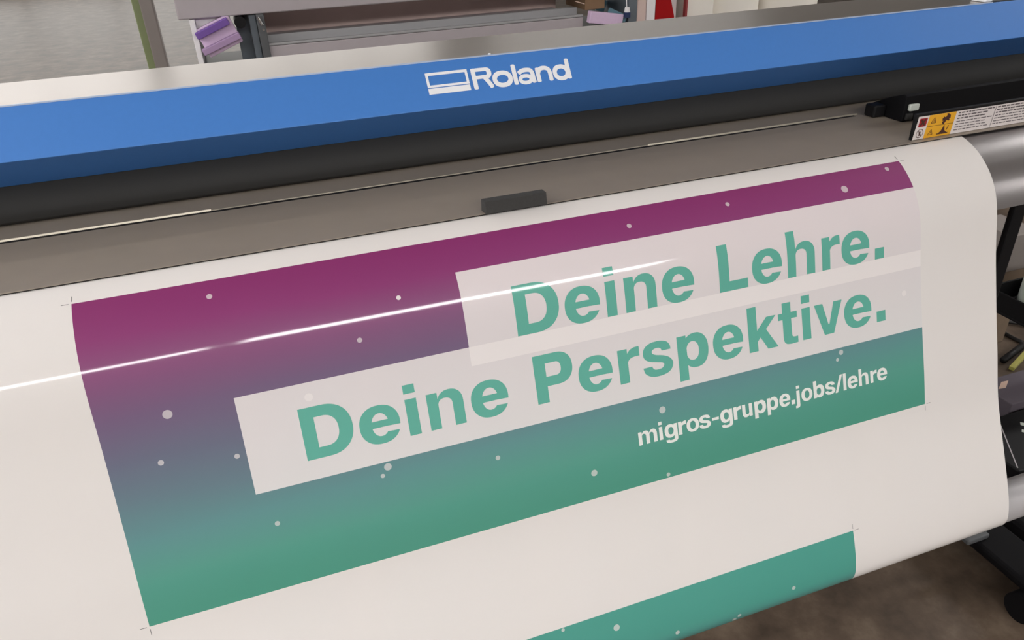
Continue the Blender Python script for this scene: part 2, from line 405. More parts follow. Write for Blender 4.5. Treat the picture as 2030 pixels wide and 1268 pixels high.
G = {
 'D': (658, [R(0, 180, 0, 718), ([(160, 718), (230, 718)] + se(295, 359, 363, 359, 90, -90, 28) + [(230, 0), (160, 0)],
                                 [(160, 570), (230, 570)] + se(290, 359, 183, 211, 90, -90, 28) + [(230, 148), (160, 148)])]),
 'P': (592, [R(0, 178, 0, 718), ([(160, 718), (250, 718)] + se(352, 479, 240, 239, 90, -90, 24) + [(250, 240), (160, 240)],
                                 [(160, 582), (250, 582)] + se(335, 482, 79, 100, 90, -90, 24) + [(250, 382), (160, 382)])]),
 'e': (551, [(se(275.5, 262, 275.5, 273, -8, 335, 44), se(281, 260, 116, 163, -13, 315, 44, 2.1)), R(140, 546, 222, 317)]),
 'i': (160, [R(0, 160, 0, 521), R(0, 160, 599, 726)]),
 'n': (510, n_glyph(521)), 'h': (513, n_glyph(724)),
 'L': (503, [R(0, 178, 0, 722), R(170, 503, 0, 150)]),
 'r': (357, [R(0, 157, 0, 521), (cm([(100, 380), (150, 440), (205, 495), (275, 522), (357, 526)]), cm([(140, 270), (163, 322), (200, 360), (262, 378), (357, 379)]))]),
 '.': (181, [R(0, 181, 0, 180)]),
 's': (503, [(cm(S_A), cm(S_B))]),
 'p': (533, [R(0, 158, -183, 521), ring(310, 262, 223, 273, 108, 260, 148)]),
 'b': (533, [R(0, 158, 0, 722), ring(310, 262, 223, 273, 108, 260, 148)]),
 'k': (540, [R(0, 165, 0, 720), ([(150, 315), (345, 521)], [(150, 140), (522, 521)]), ([(190, 260), (348, 0)], [(330, 325), (540, 0)])]),
 't': (360, [R(83, 246, 110, 675), R(0, 360, 407, 512), (cm([(83, 150), (90, 60), (130, 8), (205, -8), (280, -10), (358, -5)]), cm([(246, 180), (249, 130), (262, 108), (290, 99), (320, 98), (358, 100)]))]),
 'v': (540, [([(0, 521), (178, 0)], [(162, 521), (260, 165)]), ([(540, 521), (362, 0)], [(378, 521), (280, 165)]), ([(178, 0), (260, 170)], [(362, 0), (280, 170)])]),
 'o': (550, [ring(275, 262, 275, 273, 122, 275, 168)]),
 'm': (790, [R(0, 148, 0, 521), arch(148, 470, 537, 148, 305, 148), R(322, 470, 0, 342), arch(460, 790, 537, 148, 625, 470), R(642, 790, 0, 342)]),
 'g': (548, [ring(232, 265, 232, 270, 112, 268, 150), R(400, 548, -60, 521), (cm([(548, -40), (536, -120), (470, -185), (360, -212), (270, -215), (160, -206), (65, -165), (25, -75)]), cm([(400, -20), (396, -60), (370, -95), (320, -110), (272, -112), (220, -108), (190, -98), (172, -75)]))]),
 'u': (475, [R(321, 475, 0, 521), ([(475 - x, 521 - y) for x, y in se(300, 330, 175, 205, 165, 0, 18)], [(475 - x, 521 - y) for x, y in se(237.5, 320, 83.5, 105, 180, 0, 18)]), R(0, 154, 185, 521)]),
 'j': (205, [R(57, 205, -60, 521), R(57, 205, 599, 726), (cm([(205, -40), (200, -130), (160, -190), (90, -205), (0, -205)]), cm([(57, -40), (55, -75), (45, -95), (28, -103), (0, -103)]))]),
 '/': (373, [([(0, -15), (250, 720)], [(122, -15), (373, 720)])]),
 'l': (148, [R(0, 148, 0, 722)]),
 '-': (306, [R(0, 306, 213, 325)]),
}
def decal(name, strips, mp, mat, parent, step, across=2):
    V = []; Nn = []; Fc = []
    for si, (A, B) in enumerate(strips):
        a2 = []; b2 = []
        for i in range(len(A) - 1):
            d = max(math.dist(A[i], A[i + 1]), math.dist(B[i], B[i + 1])); k = max(1, int(math.ceil(d / step)))
            for j in range(k):
                t = j / k
                a2.append((A[i][0] + (A[i + 1][0] - A[i][0]) * t, A[i][1] + (A[i + 1][1] - A[i][1]) * t))
                b2.append((B[i][0] + (B[i + 1][0] - B[i][0]) * t, B[i][1] + (B[i + 1][1] - B[i][1]) * t))
        a2.append(A[-1]); b2.append(B[-1]); base = len(V)
        for p_, q_ in zip(a2, b2):
            for c in range(across + 1):
                t = c / across
                v, n = mp(p_[0] + (q_[0] - p_[0]) * t, p_[1] + (q_[1] - p_[1]) * t); V.append(v + n * (si * 3e-5)); Nn.append(n)
        w = across + 1
        for i in range(len(a2) - 1):
            for c in range(across):
                f = (base + i * w + c, base + (i + 1) * w + c, base + (i + 1) * w + c + 1, base + i * w + c + 1)
                n = (V[f[1]] - V[f[0]]).cross(V[f[2]] - V[f[0]])
                if n.dot(Nn[f[0]]) < 0: f = f[::-1]
                Fc.append(f)
    return link(name, V, Fc, mat, parent, normals=Nn)

def sheet_text(items, base, U, mat, step):
    for ch, xa, xb in items:
        w, st = G[ch]; k = (xb - xa) / w
        decal('letter', st, lambda gx, gy: P3(xa + gx * k, base - gy * U, 0.00042), mat, panel, step)
L1 = [('D', .5184, .5812), ('e', .5892, .6415), ('i', .6512, .6665), ('n', .6799, .7286), ('e', .7381, .7900), ('L', .8313, .8794), ('e', .8872, .9392), ('h', .9491, .9983), ('r', 1.0113, 1.0443), ('e', 1.0470, 1.0994), ('.', 1.1099, 1.1273)]
L2 = [('D', .2213, .2841), ('e', .2915, .3441), ('i', .3539, .3692), ('n', .3822, .4308), ('e', .4409, .4932), ('P', .5337, .5901), ('e', .5973, .6494), ('r', .6594, .6933), ('s', .6972, .7453), ('p', .7541, .8048), ('e', .8130, .8645), ('k', .8740, .9252), ('t', .9275, .9615), ('i', .9701, .9853), ('v', .9932, 1.0446), ('e', 1.0482, 1.1005), ('.', 1.1100, 1.1272)]
L3 = [('m', .6768, .7068), ('i', .7106, .7161), ('g', .7194, .7406), ('r', .7423, .7557), ('o', .7561, .7771), ('s', .7773, .7970), ('-', .7994, .8111), ('g', .8138, .8348), ('r', .8370, .8504), ('u', .8522, .8699), ('p', .8738, .8944), ('p', .8966, .9166), ('e', .9188, .9387), ('.', .9404, .9473), ('j', .9482, .9562), ('o', .9594, .9798), ('b', .9821, 1.0023), ('s', 1.0038, 1.0231), ('/', 1.0230, 1.0376), ('l', 1.0388, 1.0444), ('e', 1.0470, 1.0667), ('h', 1.0690, 1.0875), ('r', 1.0915, 1.1043), ('e', 1.1048, 1.1247)]
sheet_text(L1, 0.2695, 9.53e-5, 'letter_green', 40)
sheet_text(L2, 0.3705, 9.53e-5, 'letter_green', 60)
sheet_text(L3, 0.4676, 3.82e-5, 'letter_white', 150)

def dot(x, s, r, mat, parent, ub=None):
    c = [(x + r * math.cos(a), s + r * math.sin(a)) for a in [2 * math.pi * i / 20 for i in range(20)]]
    V = []; Nn = []; u = ub or UB; U = [((q[0] - u[0]) / (u[1] - u[0]), (q[1] - u[2]) / (u[3] - u[2])) for q in [(x, s)] + c]
    for q in [(x, s)] + c:
        v, n = P3(q[0], q[1], 0.00036); V.append(v); Nn.append(n)
    Fc = [(0, 1 + (i + 1) % 20, 1 + i) for i in range(20)]
    f = Fc[0]
    if (V[f[1]] - V[f[0]]).cross(V[f[2]] - V[f[0]]).dot(Nn[0]) < 0: Fc = [q[::-1] for q in Fc]
    return link('printed_dot', V, Fc, mat, parent, normals=Nn, uv=U)
for x, s, r in [(.1492, .1418, .0034), (.0770, .2723, .0056), (.0571, .3290, .0034), (.1413, .3428, .0032), (.3121, .2307, .0033), (.3177, .4042, .0050), (.3092, .4146, .0029), (.1698, .4410, .0032), (.4654, .4305, .0033), (.6019, .4896, .0048), (.7183, .5237, .0031), (.7200, .4229, .0052), (1.0384, .4046, .0042), (1.0309, .4153, .0028), (.8712, .1421, .0034), (1.0755, .1517, .0058), (1.1692, .1299, .0038), (.7084, .1484, .0036)]:
    dot(x, s, r, 'dotveil', panel)
for x, s, r in [(1.1657, .3340, .0046), (.2380, .2893, .0052), (.3701, .1877, .003)]:
    dot(x, s, r, 'dotfaint', panel)
for x, s, r in [(.5171, .7048, .0026), (.5986, .7282, .0050), (.6963, .7712, .0036), (.8067, .7816, .0034), (.7991, .7881, .0040), (.9069, .7641, .0034)]:
    dot(x, s, r, 'dotveil2', p2, (-0.17, 1.0285, 0.7014, 0.84))
def crop(x0, x1, s0, s1, parent):
    grid_on_sheet('crop_mark', x0, x1, s0, s1, 0.0003, 'crop', parent, ds=0.003)
t = 0.0004
for cx, cs, dx, dsn in [(0, .1187, -1, -1), (1.2, .1187, 1, -1), (0, .5288, -1, 1), (1.2, .5288, 1, 1)]:
    a, b = sorted((cx + dx * .003, cx + dx * .011)); crop(a, b, cs - t, cs + t, sheet)
    a, b = sorted((cs + dsn * .003, cs + dsn * .011)); crop(cx - t, cx + t, a, b, sheet)
crop(1.0315, 1.0395, .7014 - t, .7014 + t, sheet); crop(1.0285 - t, 1.0285 + t, .6904, .6984, sheet)

# ------------------------------------------------------------------ printer
PR = thing('large_format_printer', 'wide blue and silver printer with a white logo, feeding out the vinyl sheet', 'printer', (0.5, 1.15, 0.93))
X0, X1 = -0.75, 2.05
# silver top of the cover
extr('top_cover', [(1.1475, 1.2524), (1.311, 1.2524), (1.311, 1.12), (1.30, 1.12), (1.30, 1.2484), (1.1475, 1.2484)], X0, 1.60, 'silver', PR)
# blue front cover: leaning upper face, lower face turned under
front = extr('front_cover', [(1.1444, 1.2527), (1.10, 1.1935), (1.1770, 1.1404), (1.1830, 1.1420), (1.108, 1.1935), (1.1480, 1.2500), (1.1480, 1.2527)], X0, X1, 'blue', PR, bevel=0.0012)
extr('edge_line', [(1.1436, 1.2522), (1.1437, 1.2534), (1.1449, 1.2540), (1.1470, 1.2540), (1.1470, 1.2529), (1.1444, 1.2529)], X0, 1.60, 'edge_glint', PR)  # pale strip imitating the highlight along the cover's rounded edge
# rounded dark guard under the cover
gp = [(1.1790, 1.1400), (1.1745, 1.1345), (1.1700, 1.1280), (1.1660, 1.1210), (1.1630, 1.1140), (1.1610, 1.1070), (1.1600, 1.1000), (1.1610, 1.0945), (1.1650, 1.0905), (1.1720, 1.0888)]
extr('inner_guard', gp + [(1.1740, 1.0910), (1.1690, 1.0925), (1.1660, 1.0955), (1.1650, 1.1000), (1.1660, 1.1065), (1.1680, 1.1130), (1.1708, 1.1195), (1.1745, 1.1260), (1.1790, 1.1325), (1.1835, 1.1385)], X0, X1, 'guard', PR, smooth=True)
extr('cover_interior', [(1.19, 1.093), (1.298, 1.093), (1.298, 1.245), (1.19, 1.245)], X0 + .01, X1 - .01, 'black', PR)
# platen cover plate; a dark strip paints the gap shadow where the sheet leaves it
extr('media_plate', [(0.9348, 1.0866), (0.9365, 1.0871), (1.1150, 1.0873), (1.29, 1.0873), (1.29, 1.0858), (0.9352, 1.0858)], X0, X1, 'plate', PR)
extr('plate_gap_shade', [(0.9344, 1.0853), (0.9344, 1.0864), (0.9349, 1.0864), (0.9352, 1.0857), (0.9375, 1.0857), (0.9375, 1.0853)], X0, X1, 'seam', PR)  # dark strip painting the shadow in the gap under the plate
for xa, xb, hh in ((X0, 0.16, .0027), (0.1605, 0.22, .0014), (0.2205, 0.86, .0016), (0.8605, 1.294, .0028)):
    extr('slot_lip', [(1.1080, 1.0873), (1.1090, 1.0873 + hh), (1.1108, 1.0873 + hh), (1.1118, 1.0873)], xa, xb, 'lip', PR)
extr('lip_groove', [(1.1015, 1.08715), (1.1015, 1.08755), (1.1078, 1.08755), (1.1078, 1.08715)], X0, 1.285, 'black', PR)
# apron: aluminium nose the sheet is draped over
ap = []
for i in (90, 100, 112, 124, 136, 151, 153, 162, 175, 185, 187, 195, 205, 215, 225, 231):
    q, n = P3(0, i * HS, -0.0012); ap.append((q.y, q.z))
ap = [(0.955, 1.0815)] + ap
ap2 = [(y + 0.02, z - 0.012) for y, z in ap]
extr('front_apron', ap + [(ap[-1][0] + .012, ap[-1][1] - .004)] + ap2[::-1][1:], X0, X1, 'apron', PR, smooth=True)
# body
extr('printer_body', [(0.985, 0.965), (0.985, 1.06), (1.30, 1.078), (1.36, 1.078), (1.36, 0.96)], X0 + .02, X1 - .02, 'guard', PR, bevel=0.004)
# right-hand cover with its warning label, carriage parts behind it
rc = extr('right_cover', [(0.9455, 1.0874), (0.9455, 1.1295), (0.9465, 1.131), (0.9495, 1.131), (0.9505, 1.1295), (0.9505, 1.0874)], 1.2605, X1, 'black', PR, bevel=0.0004)
extr('print_carriage', [(1.035, 1.0878), (1.035, 1.1325), (1.042, 1.1345), (1.07, 1.1245), (1.12, 1.101), (1.12, 1.0878)], 1.326, 2.0, 'pitch', PR, bevel=0.001)
box('carriage_arm', 1.300, 1.326, 1.075, 1.10, 1.088, 1.110, 'black', PR, 0.003)
box('white_clip', 1.333, 1.353, 1.028, 1.0350, 1.107, 1.119, 'jar', PR, 0.002)
box('carriage_clip', 1.330, 1.344, 1.029, 1.0350, 1.091, 1.103, 'guard', PR, 0.002)
# little white hinge tab and the raised end cap on the right
hg = box('hinge_tab', 1.588, 1.606, 1.150, 1.185, 1.2528, 1.262, 'logo', PR, 0.003)
extr('end_cap', [(1.1520, 1.2510), (1.1560, 1.268), (1.30, 1.268), (1.311, 1.255), (1.311, 1.12), (1.16, 1.2500)], 1.606, X1, 'rack_dark', PR, bevel=0.003)
cyl('screw_head', (0.603, 1.1555, 1.2522), (0.603, 1.1555, 1.2540), 0.0022, 'logo', PR, 12)

# logo on the leaning blue face
LA = math.radians(36.9)
LU = Vector((0, math.sin(LA), math.cos(LA))); LN = Vector((0, -math.cos(LA), math.sin(LA))); LO = Vector((0, 1.10, 1.1935))
def onface(x, tt): return Vector((x, 0, 0)) + LO + LU * tt + LN * 0.0006, LN
def bar(p, q, w):
    d = Vector((q[0] - p[0], q[1] - p[1])); n = Vector((-d.y, d.x)).normalized() * w / 2
    return ([(p[0] + n.x, p[1] + n.y), (q[0] + n.x, q[1] + n.y)], [(p[0] - n.x, p[1] - n.y), (q[0] - n.x, q[1] - n.y)])
def stroke(pts, w, k=5):
    P = catmull([(a, b, 0) for a, b in pts], k) if k > 1 else [Vector((a, b, 0)) for a, b in pts]
    A = []; B = []
    for i, q in enumerate(P):
        d = (P[min(i + 1, len(P) - 1)] - P[max(i - 1, 0)]).normalized(); n = Vector((-d.y, d.x, 0)) * w / 2
        A.append((q.x + n.x, q.y + n.y)); B.append((q.x - n.x, q.y - n.y))
    # rounded ends
    def cap(q, d, rev):
        a = []; b = []
        for i in range(4):
            f = math.radians(90 - 22.5 * i) if not rev else math.radians(22.5 * (i + 1))
            o = w / 2 * 0.55 * math.cos(f); hgt = w / 2 * math.sin(f); n = Vector((-d.y, d.x, 0))
            s = 1 if rev is False else 1
            c = q + d * o
            a.append((c.x + n.x * hgt, c.y + n.y * hgt)); b.append((c.x - n.x * hgt, c.y - n.y * hgt))
        return a, b
    d1 = (P[-1] - P[-2]).normalized(); a, b = cap(P[-1], d1, False); A += a; B += b
    d0 = (P[0] - P[1]).normalized()
    a, b = cap(P[0], d0, False)
    A = [q for q in b[::-1]] + A; B = [q for q in a[::-1]] + B
    return (A, B)
def sering(cx, cy, rx, ry, w): return (se(cx, cy, rx, ry, 0, 360, 40, 2.2), se(cx, cy, rx - w, ry - w, 0, 360, 40, 2.1))
w = 0.0068
logo = decal('logo_emblem', [([(.4940, .0334), (.4940, .0565), (.5586, .0565), (.5586, .0334), (.4940, .0334)], [(.4980, .0370), (.4980, .0521), (.5546, .0521), (.5546, .0370), (.4980, .0370)]),
                             R(.4941, .5586, .0229, .0321)], onface, 'logo', front, 0.01)
logo['label'] = 'white outlined rectangle over a solid white bar'
o = .0225 + w / 2 * .6
def ll(strips): decal('letter', strips, onface, 'logo', front, 0.003, 2)
ll([stroke([(.5673, o), (.5673, .0545)], w, 1), (se(.5870, .0472, .0088, .0088, 90, -90, 18, 2.3), se(.5862, .0472, .0022, .0032, 90, -90, 18, 2.3)),
    R(.5645, .5872, .0504, .0560), R(.5645, .5872, .0384, .0440), stroke([(.5835, .0405), (.5880, .0335), (.5925, o)], w, 4)])       # R
ll([sering(.6113, .0348, .0161, .0134, .0071)])                                                                              # o
ll([stroke([(.6316, o), (.6316, .0540)], w, 1)])                                                                           # l
ll([sering(.6478, .0300, .0115, .0084, .0058), stroke([(.6392, .0410), (.6440, .0440), (.6515, .0449), (.6578, .0435), (.6601, .0390), (.6603, .0330), (.6608, o)], w, 5)])   # a
ll([stroke([(.6692, o), (.6692, .0448)], w, 1), stroke([(.6694, .0375), (.6735, .0435), (.6805, .0449), (.6868, .0425), (.6889, .0365), (.6890, o)], w, 5)])                 # n
ll([sering(.7075, .0345, .0139, .0131, .0068), stroke([(.7199, o), (.7199, .0540)], w, 1)])                                    # d

# warning label on the right-hand cover
def onlabel(x, z, off=0.0004): return Vector((x + (z - 1.0875) * 0.10, 0.9455 - off, z)), Vector((0, -1, 0))
def lab(name, x0, x1, z0, z1, off, mat, parent):
    return decal(name, [R(x0, x1, z0, z1)], lambda a, b: onlabel(a, b, off), mat, parent, 1, 1)
wl = lab('warning_label', 1.2625, 1.640, 1.0878, 1.1258, 0.0004, 'label_white', PR)
wl['label'] = 'white and yellow warning label along the black right cover'
rp = lab('red_square', 1.2665, 1.2825, 1.1085, 1.1225, 0.0007, 'label_red', wl)
decal('cross_sign', [bar((1.270, 1.1105), (1.279, 1.1205), .0035), bar((1.270, 1.1205), (1.279, 1.1105), .0035)], lambda a, b: onlabel(a, b, 0.001), 'label_dark', wl, 1, 1)
decal('no_touch_sign', [(se(1.2742, 1.0975, .0074, .0074, 0, 360, 32, 2), se(1.2742, 1.0975, .0064, .0064, 0, 360, 32, 2)), bar((1.2695, 1.1025), (1.2790, 1.0925), .0011),
                        bar((1.2742, 1.0935), (1.2742, 1.1005), .003), bar((1.2725, 1.0985), (1.2765, 1.0950), .002)], lambda a, b: onlabel(a, b, 0.0007), 'label_dark', wl, 1, 1)
for z0, z1 in ((1.1070, 1.1258), (1.0878, 1.1069)):
    lab('yellow_panel', 1.2852, 1.3420, z0, z1, 0.0007, 'label_yellow', wl)
lab('panel_divider', 1.2852, 1.3420, 1.1066, 1.1073, 0.001, 'label_dark', wl)
def tri(cx, cz, r): 
    a = (cx, cz + r); b = (cx - r * .95, cz - r * .7); c = (cx + r * .95, cz - r * .7); t_ = r * .18
    return [bar(a, b, t_), bar(b, c, t_), bar(c, a, t_), bar((cx, cz + r * .35), (cx, cz - r * .3), t_ * 1.2)]
decal('caution_triangle', tri(1.297, 1.1158, .0052), lambda a, b: onlabel(a, b, 0.001), 'label_dark', wl, 1, 1)
decal('caution_triangle', tri(1.297, 1.0962, .0052), lambda a, b: onlabel(a, b, 0.001), 'label_dark', wl, 1, 1)
decal('hand_sign', [bar((1.318, 1.1085), (1.327, 1.1235), .0055), bar((1.315, 1.1155), (1.331, 1.1185), .0045), bar((1.316, 1.119), (1.330, 1.1135), .0028), bar((1.322, 1.1245), (1.330, 1.1205), .002)],
      lambda a, b: onlabel(a, b, 0.001), 'label_dark', wl, 1, 1)
decal('flame_sign', [([(1.313, 1.0915), (1.319, 1.0965), (1.3225, 1.1055)], [(1.334, 1.0915), (1.327, 1.0965), (1.3235, 1.1055)]), bar((1.311, 1.0918), (1.335, 1.0918), .0018), bar((1.330, 1.0965), (1.333, 1.104), .0016)],
      lambda a, b: onlabel(a, b, 0.001), 'label_dark', wl, 1, 1)
lab('divider_line', 1.4285, 1.4295, 1.0895, 1.1250, 0.0007, 'label_text', wl)
for xa, xb in ((1.3475, 1.4255), (1.4325, 1.52), (1.525, 1.63)):
    for r_ in range(7):
        z = 1.1225 - r_ * .0047
        x = xa; st = []
        end = xb - random.uniform(0, .02) * (1 if r_ % 3 else 0)
        while x < end - .004:
            wd = random.uniform(.004, .012); st.append(R(x, min(x + wd, end), z - .0011, z + (.0011 if r_ < 3 else .0004))); x += wd + .0016
        decal('text_line', st, lambda a, b: onlabel(a, b, 0.0007), 'label_text', wl, 1, 1)

# stand under the printer
ST = thing('printer_stand', 'black steel stand with feet on the floor, right of the hanging sheet', 'stand', (0.5, 1.05, 0))
box('cross_beam', X0 + .1, 1.95, 1.02, 1.11, 0.90, 0.958, 'black2', ST, 0.004)
for xx in (1.697, -0.60):
    box('column', xx, xx + .036, 1.047, 1.061, 0.09, 0.90, 'black2', ST, 0.004)
    box('foot', xx - .042, xx + .065, 0.695, 1.36, 0.071, 0.098, 'pitch', ST, 0.008)
    for yy in (0.715, 1.33):
        cyl('caster_wheel', (xx - .054, yy, .0352), (xx + .058, yy, .0352), .0352, 'pitch', ST, 28)
box('lower_beam', -0.56, 1.697, 1.035, 1.08, 0.115, 0.165, 'black2', ST, 0.004)
box('clip_bracket', 1.625, 1.69, 0.855, 0.88, 0.0985, 0.113, 'rack_dark', ST, 0.004)

# take-up system
TU = thing('take_up_unit', 'black drive unit low on the right, holding the grey take-up tube', 'take-up unit', (1.80, 0.85, 0))
extr('housing', [(0.735, 0.0), (0.715, 0.02), (0.715, 0.08), (0.74, 0.11), (0.98, 0.11), (0.98, 0.0)], 1.785, 2.02, 'pitch', TU, bevel=0.012)
box('bearing_arm', 1.80, 1.84, 0.66, 0.78, 0.11, 0.52, 'black2', TU, 0.01)
cyl('take_up_tube', (-0.68, TUBE[0], TUBE[1]), (1.798, TUBE[0], TUBE[1]), 0.0345, 'tube', TU, 48, inner=0.031)

# foam block on the plate edge
fb = link('foam_block', [(.5155, .9310, 1.0873), (.6065, .9310, 1.0873), (.6055, .9475, 1.0873), (.5140, .9475, 1.0873),
                         (.5150, .9325, 1.1055), (.6055, .9325, 1.1055), (.6045, .9460, 1.1055), (.5140, .9460, 1.1055)],
          [(0, 3, 2, 1), (4, 5, 6, 7), (0, 1, 5, 4), (1, 2, 6, 5), (2, 3, 7, 6), (3, 0, 4, 7)], 'foam', None, bevel=0.0012)
tag(fb, 'small charcoal foam block lying on the edge of the plate above the banner', 'foam block')

# ------------------------------------------------------------------ behind the printer
RK = thing('storage_rack', 'grey metal rack with a taupe back panel behind the printer', 'rack', (0.9, 3.2, 0))
box('top_rail', 0.079, 1.80, 3.0, 3.30, 1.107, 1.262, 'rack', RK, 0.004)
box('back_panel', 0.37, 1.62, 3.335, 3.35, 0.80, 1.104, 'rack_panel', RK, 0.002)
box('sill_rail', 0.352, 1.60, 3.0, 3.33, 0.86, 0.996, 'rack', RK, 0.003)
box('rib', 0.356, 1.60, 2.998, 3.02, 0.997, 1.006, 'rack_rib', RK, 0.002)
box('rib', 0.356, 1.60, 3.06, 3.085, 0.997, 1.026, 'rack_rib', RK, 0.002)
box('left_upright', 0.335, 0.362, 2.985, 3.32, 0.02, 1.106, 'rack_dark', RK, 0.002)
box('right_upright', 1.80, 1.84, 2.99, 3.30, 0.0, 1.262, 'rack_up', RK, 0.003)
box('right_upright', 1.842, 1.884, 2.995, 3.30, 0.0, 1.262, 'rack_panel', RK, 0.003)
box('divider_panel', 0.31, 0.334, 3.02, 3.34, 0.02, 1.104, 'rack_up', RK, 0.002)
box('side_panel', 0.113, 0.131, 3.0, 3.34, 0.02, 1.105, 'white', RK, 0.002)
box('shelf', 0.132, 0.309, 3.0, 3.34, 0.915, 0.935, 'rack_dark', RK, 0.002)
box('shelf', 1.605, 1.80, 2.99, 3.34, 0.925, 0.945, 'rack_dark', RK, 0.002)
box('back_sheet', 0.132, 0.248, 3.032, 3.038, 1.058, 1.1065, 'white', RK, 0.001)
box('back_sheet', 0.264, 0.3095, 3.10, 3.106, 0.936, 1.104, 'rack_up', RK, 0.001)
cyl('catch', (0.340, 2.979, 1.100), (0.351, 2.979, 1.072), 0.005, 'chrome', RK, 12)
cyl('catch', (0.351, 2.979, 1.060), (0.353, 2.979, 1.053), 0.004, 'chrome', RK, 12)

def slab(name, x, y, z, lx, ly, lz, ang, tilt, mat, label):
    rot = Matrix.Rotation(math.radians(-ang), 3, 'Y') @ Matrix.Rotation(math.radians(tilt), 3, 'X')
    o = box(name, x - lx / 2, x + lx / 2, y - ly / 2, y + ly / 2, z - lz / 2, z + lz / 2, mat, None, 0.003, rot)
    return tag(o, label, 'foam slab', 'coloured foam slabs in the left bay of the rack')
slab('foam_slab', 0.1990, 3.012, 1.045, 0.128, 0.022, 0.10, 21, 0, 'lilac', 'pale lilac foam slab below the purple one, its front face a separate mauve strip, left bay of the rack')
slab('foam_slab', 0.1830, 2.987, 1.0735, 0.122, 0.022, 0.024, 21, 0, 'purple', 'purple foam strip on top, in the left bay of the rack')
slab('foam_slab', 0.2030, 2.987, 1.0215, 0.142, 0.024, 0.022, 20, 0, 'mauve', 'shaded front face of the lilac foam slab as a dull mauve strip, lowest of the slabs, left bay of the rack')  # lilac block's front face as its own strip, shade in the colour
br = cyl('black_roller', (0.279, 3.0, 1.084), (0.279, 3.095, 1.084), 0.02, 'black', None, 24)
tag(br, 'short black roller end beside the lilac foam in the rack', 'roller')
sl = slab('foam_slab', 1.692, 2.985, 0.985, 0.15, 0.03, 0.045, -9, 0, 'lilac', 'lilac foam slab at the right end of the rack under the brown box')
cb = thing('cardboard_box', 'brown cardboard box at the right end of the rack, above lilac foam', 'box', (1.66, 3.1, 1.012))
box('box_body', 1.618, 1.706, 3.02, 3.22, 1.018, 1.104, 'card', cb, 0.002)
box('box_flap', 1.575, 1.617, 3.02, 3.03, 1.046, 1.050, 'sticker', cb, 0.001, Matrix.Rotation(math.radians(18), 3, 'Y'))
tr = thing('teal_tray', 'teal plastic tray beside the cardboard box in the rack', 'tray', (1.75, 3.05, 0.945))
rt = Matrix.Rotation(math.radians(24), 3, 'Y')
box('tray_front', 1.706, 1.797, 2.992, 3.0, 0.976, 1.006, 'teal', tr, 0.002, rt)
box('tray_floor', 1.712, 1.795, 3.0, 3.2, 0.972, 0.980, 'teal', tr, 0.002, rt)
box('tray_back', 1.706, 1.797, 3.19, 3.2, 0.99, 1.04, 'teal', tr, 0.002, rt)
pk = thing('pull_knob', 'white knob hanging on a thin cord by the right rack upright', 'knob', (1.782, 2.97, 1.005))
cyl('knob', (1.783, 2.97, 1.004), (1.783, 2.97, 1.023), 0.0125, 'white', pk, 20, r2=0.009)
cyl('cord', (1.781, 2.97, 1.022), (1.774, 2.985, 1.20), 0.0018, 'white', pk, 8)
cyl('knob_base', (1.784, 2.97, 0.984), (1.784, 2.97, 1.0035), 0.014, 'navy', pk, 20)
GB = 'boards and sheets standing right of the rack'
tag(box('foam_board', 1.889, 1.930, 3.0, 3.5, 0.0, 1.35, 'white', None, 0.002), 'white board standing between the rack and the red board', 'board', GB)
rb = thing('red_board', 'red board standing between two white boards behind the printer', 'board', (1.97, 3.1, 0), GB)
link('board', [(1.932, 3.0, 0), (2.022, 3.0, 0), (2.022, 3.35, 0), (1.932, 3.35, 0), (1.934, 3.0, 1.35), (1.955, 3.0, 1.35), (1.955, 3.35, 1.35), (1.934, 3.35, 1.35),
               (1.932, 3.0, .965), (2.022, 3.0, .965), (2.022, 3.35, .965), (1.932, 3.35, .965), (1.933, 3.0, 1.03), (2.003, 3.0, 1.03), (2.003, 3.35, 1.03), (1.933, 3.35, 1.03)],
     [(0, 3, 2, 1), (4, 5, 6, 7)] + [(a + i, a + (i + 1) % 4, b + (i + 1) % 4, b + i) for a, b in ((0, 8), (8, 12), (12, 4)) for i in range(4)], 'red', rb)
tag(box('foam_board', 2.024, 2.066, 3.06, 3.5, 0.0, 1.35, 'white', None, 0.002), 'narrow white board right of the red board', 'board', GB)
tag(box('grey_shade_board', 2.068, 2.100, 3.20, 3.6, 0.0, 1.35, 'greybox', None, 0.002), 'grey board standing in for the shading just left of the white sheets', 'board', GB)  # stands in for grey shading between the white boards and sheets
ws = thing('white_sheet_stack', 'stack of white sheets with a thin red edge, behind the printer', 'sheets', (2.2, 3.1, 0))
box('sheets', 2.105, 2.245, 3.05, 3.5, 0.0, 1.35, 'white2', ws, 0.004)
box('edge_strip', 2.094, 2.104, 3.03, 3.05, 0.0, 1.35, 'redline', ws, 0.001)
for i, (xx, rr, nm) in enumerate(((2.40, .150, 'thick white paper roll standing upright nearest the stack of sheets'), (2.72, .155, 'thick white paper roll standing upright at the far right of the back row'))):
    rl = thing('paper_roll', nm, 'roll', (xx, 3.2, 0), 'white rolls standing behind the printer')
    cyl('roll', (xx, 3.2, 0), (xx, 3.2, 1.38), rr, 'white2', rl, 40)
    cyl('core', (xx, 3.2, 1.38), (xx, 3.2, 1.40), .05, 'card', rl, 24, inner=0.042)
pp = thing('steel_post', 'slim grey steel post left of the rack', 'post', (-0.01, 3.03, 0))
box('shaft', -0.030, 0.012, 3.0, 3.06, 0.012, 2.2, 'post', pp, 0.004)
box('base_plate', -0.031, 0.05, 2.96, 3.065, 0.0, 0.012, 'post', pp, 0.003)
gs = tag(box('green_streak', -0.060, -0.033, 3.075, 3.095, 0.0, 2.1, 'green', None, 0.003), 'dull green strip standing in for a green reflection left of the grey post', 'strip')  # added strip imitating a green reflection in the floor

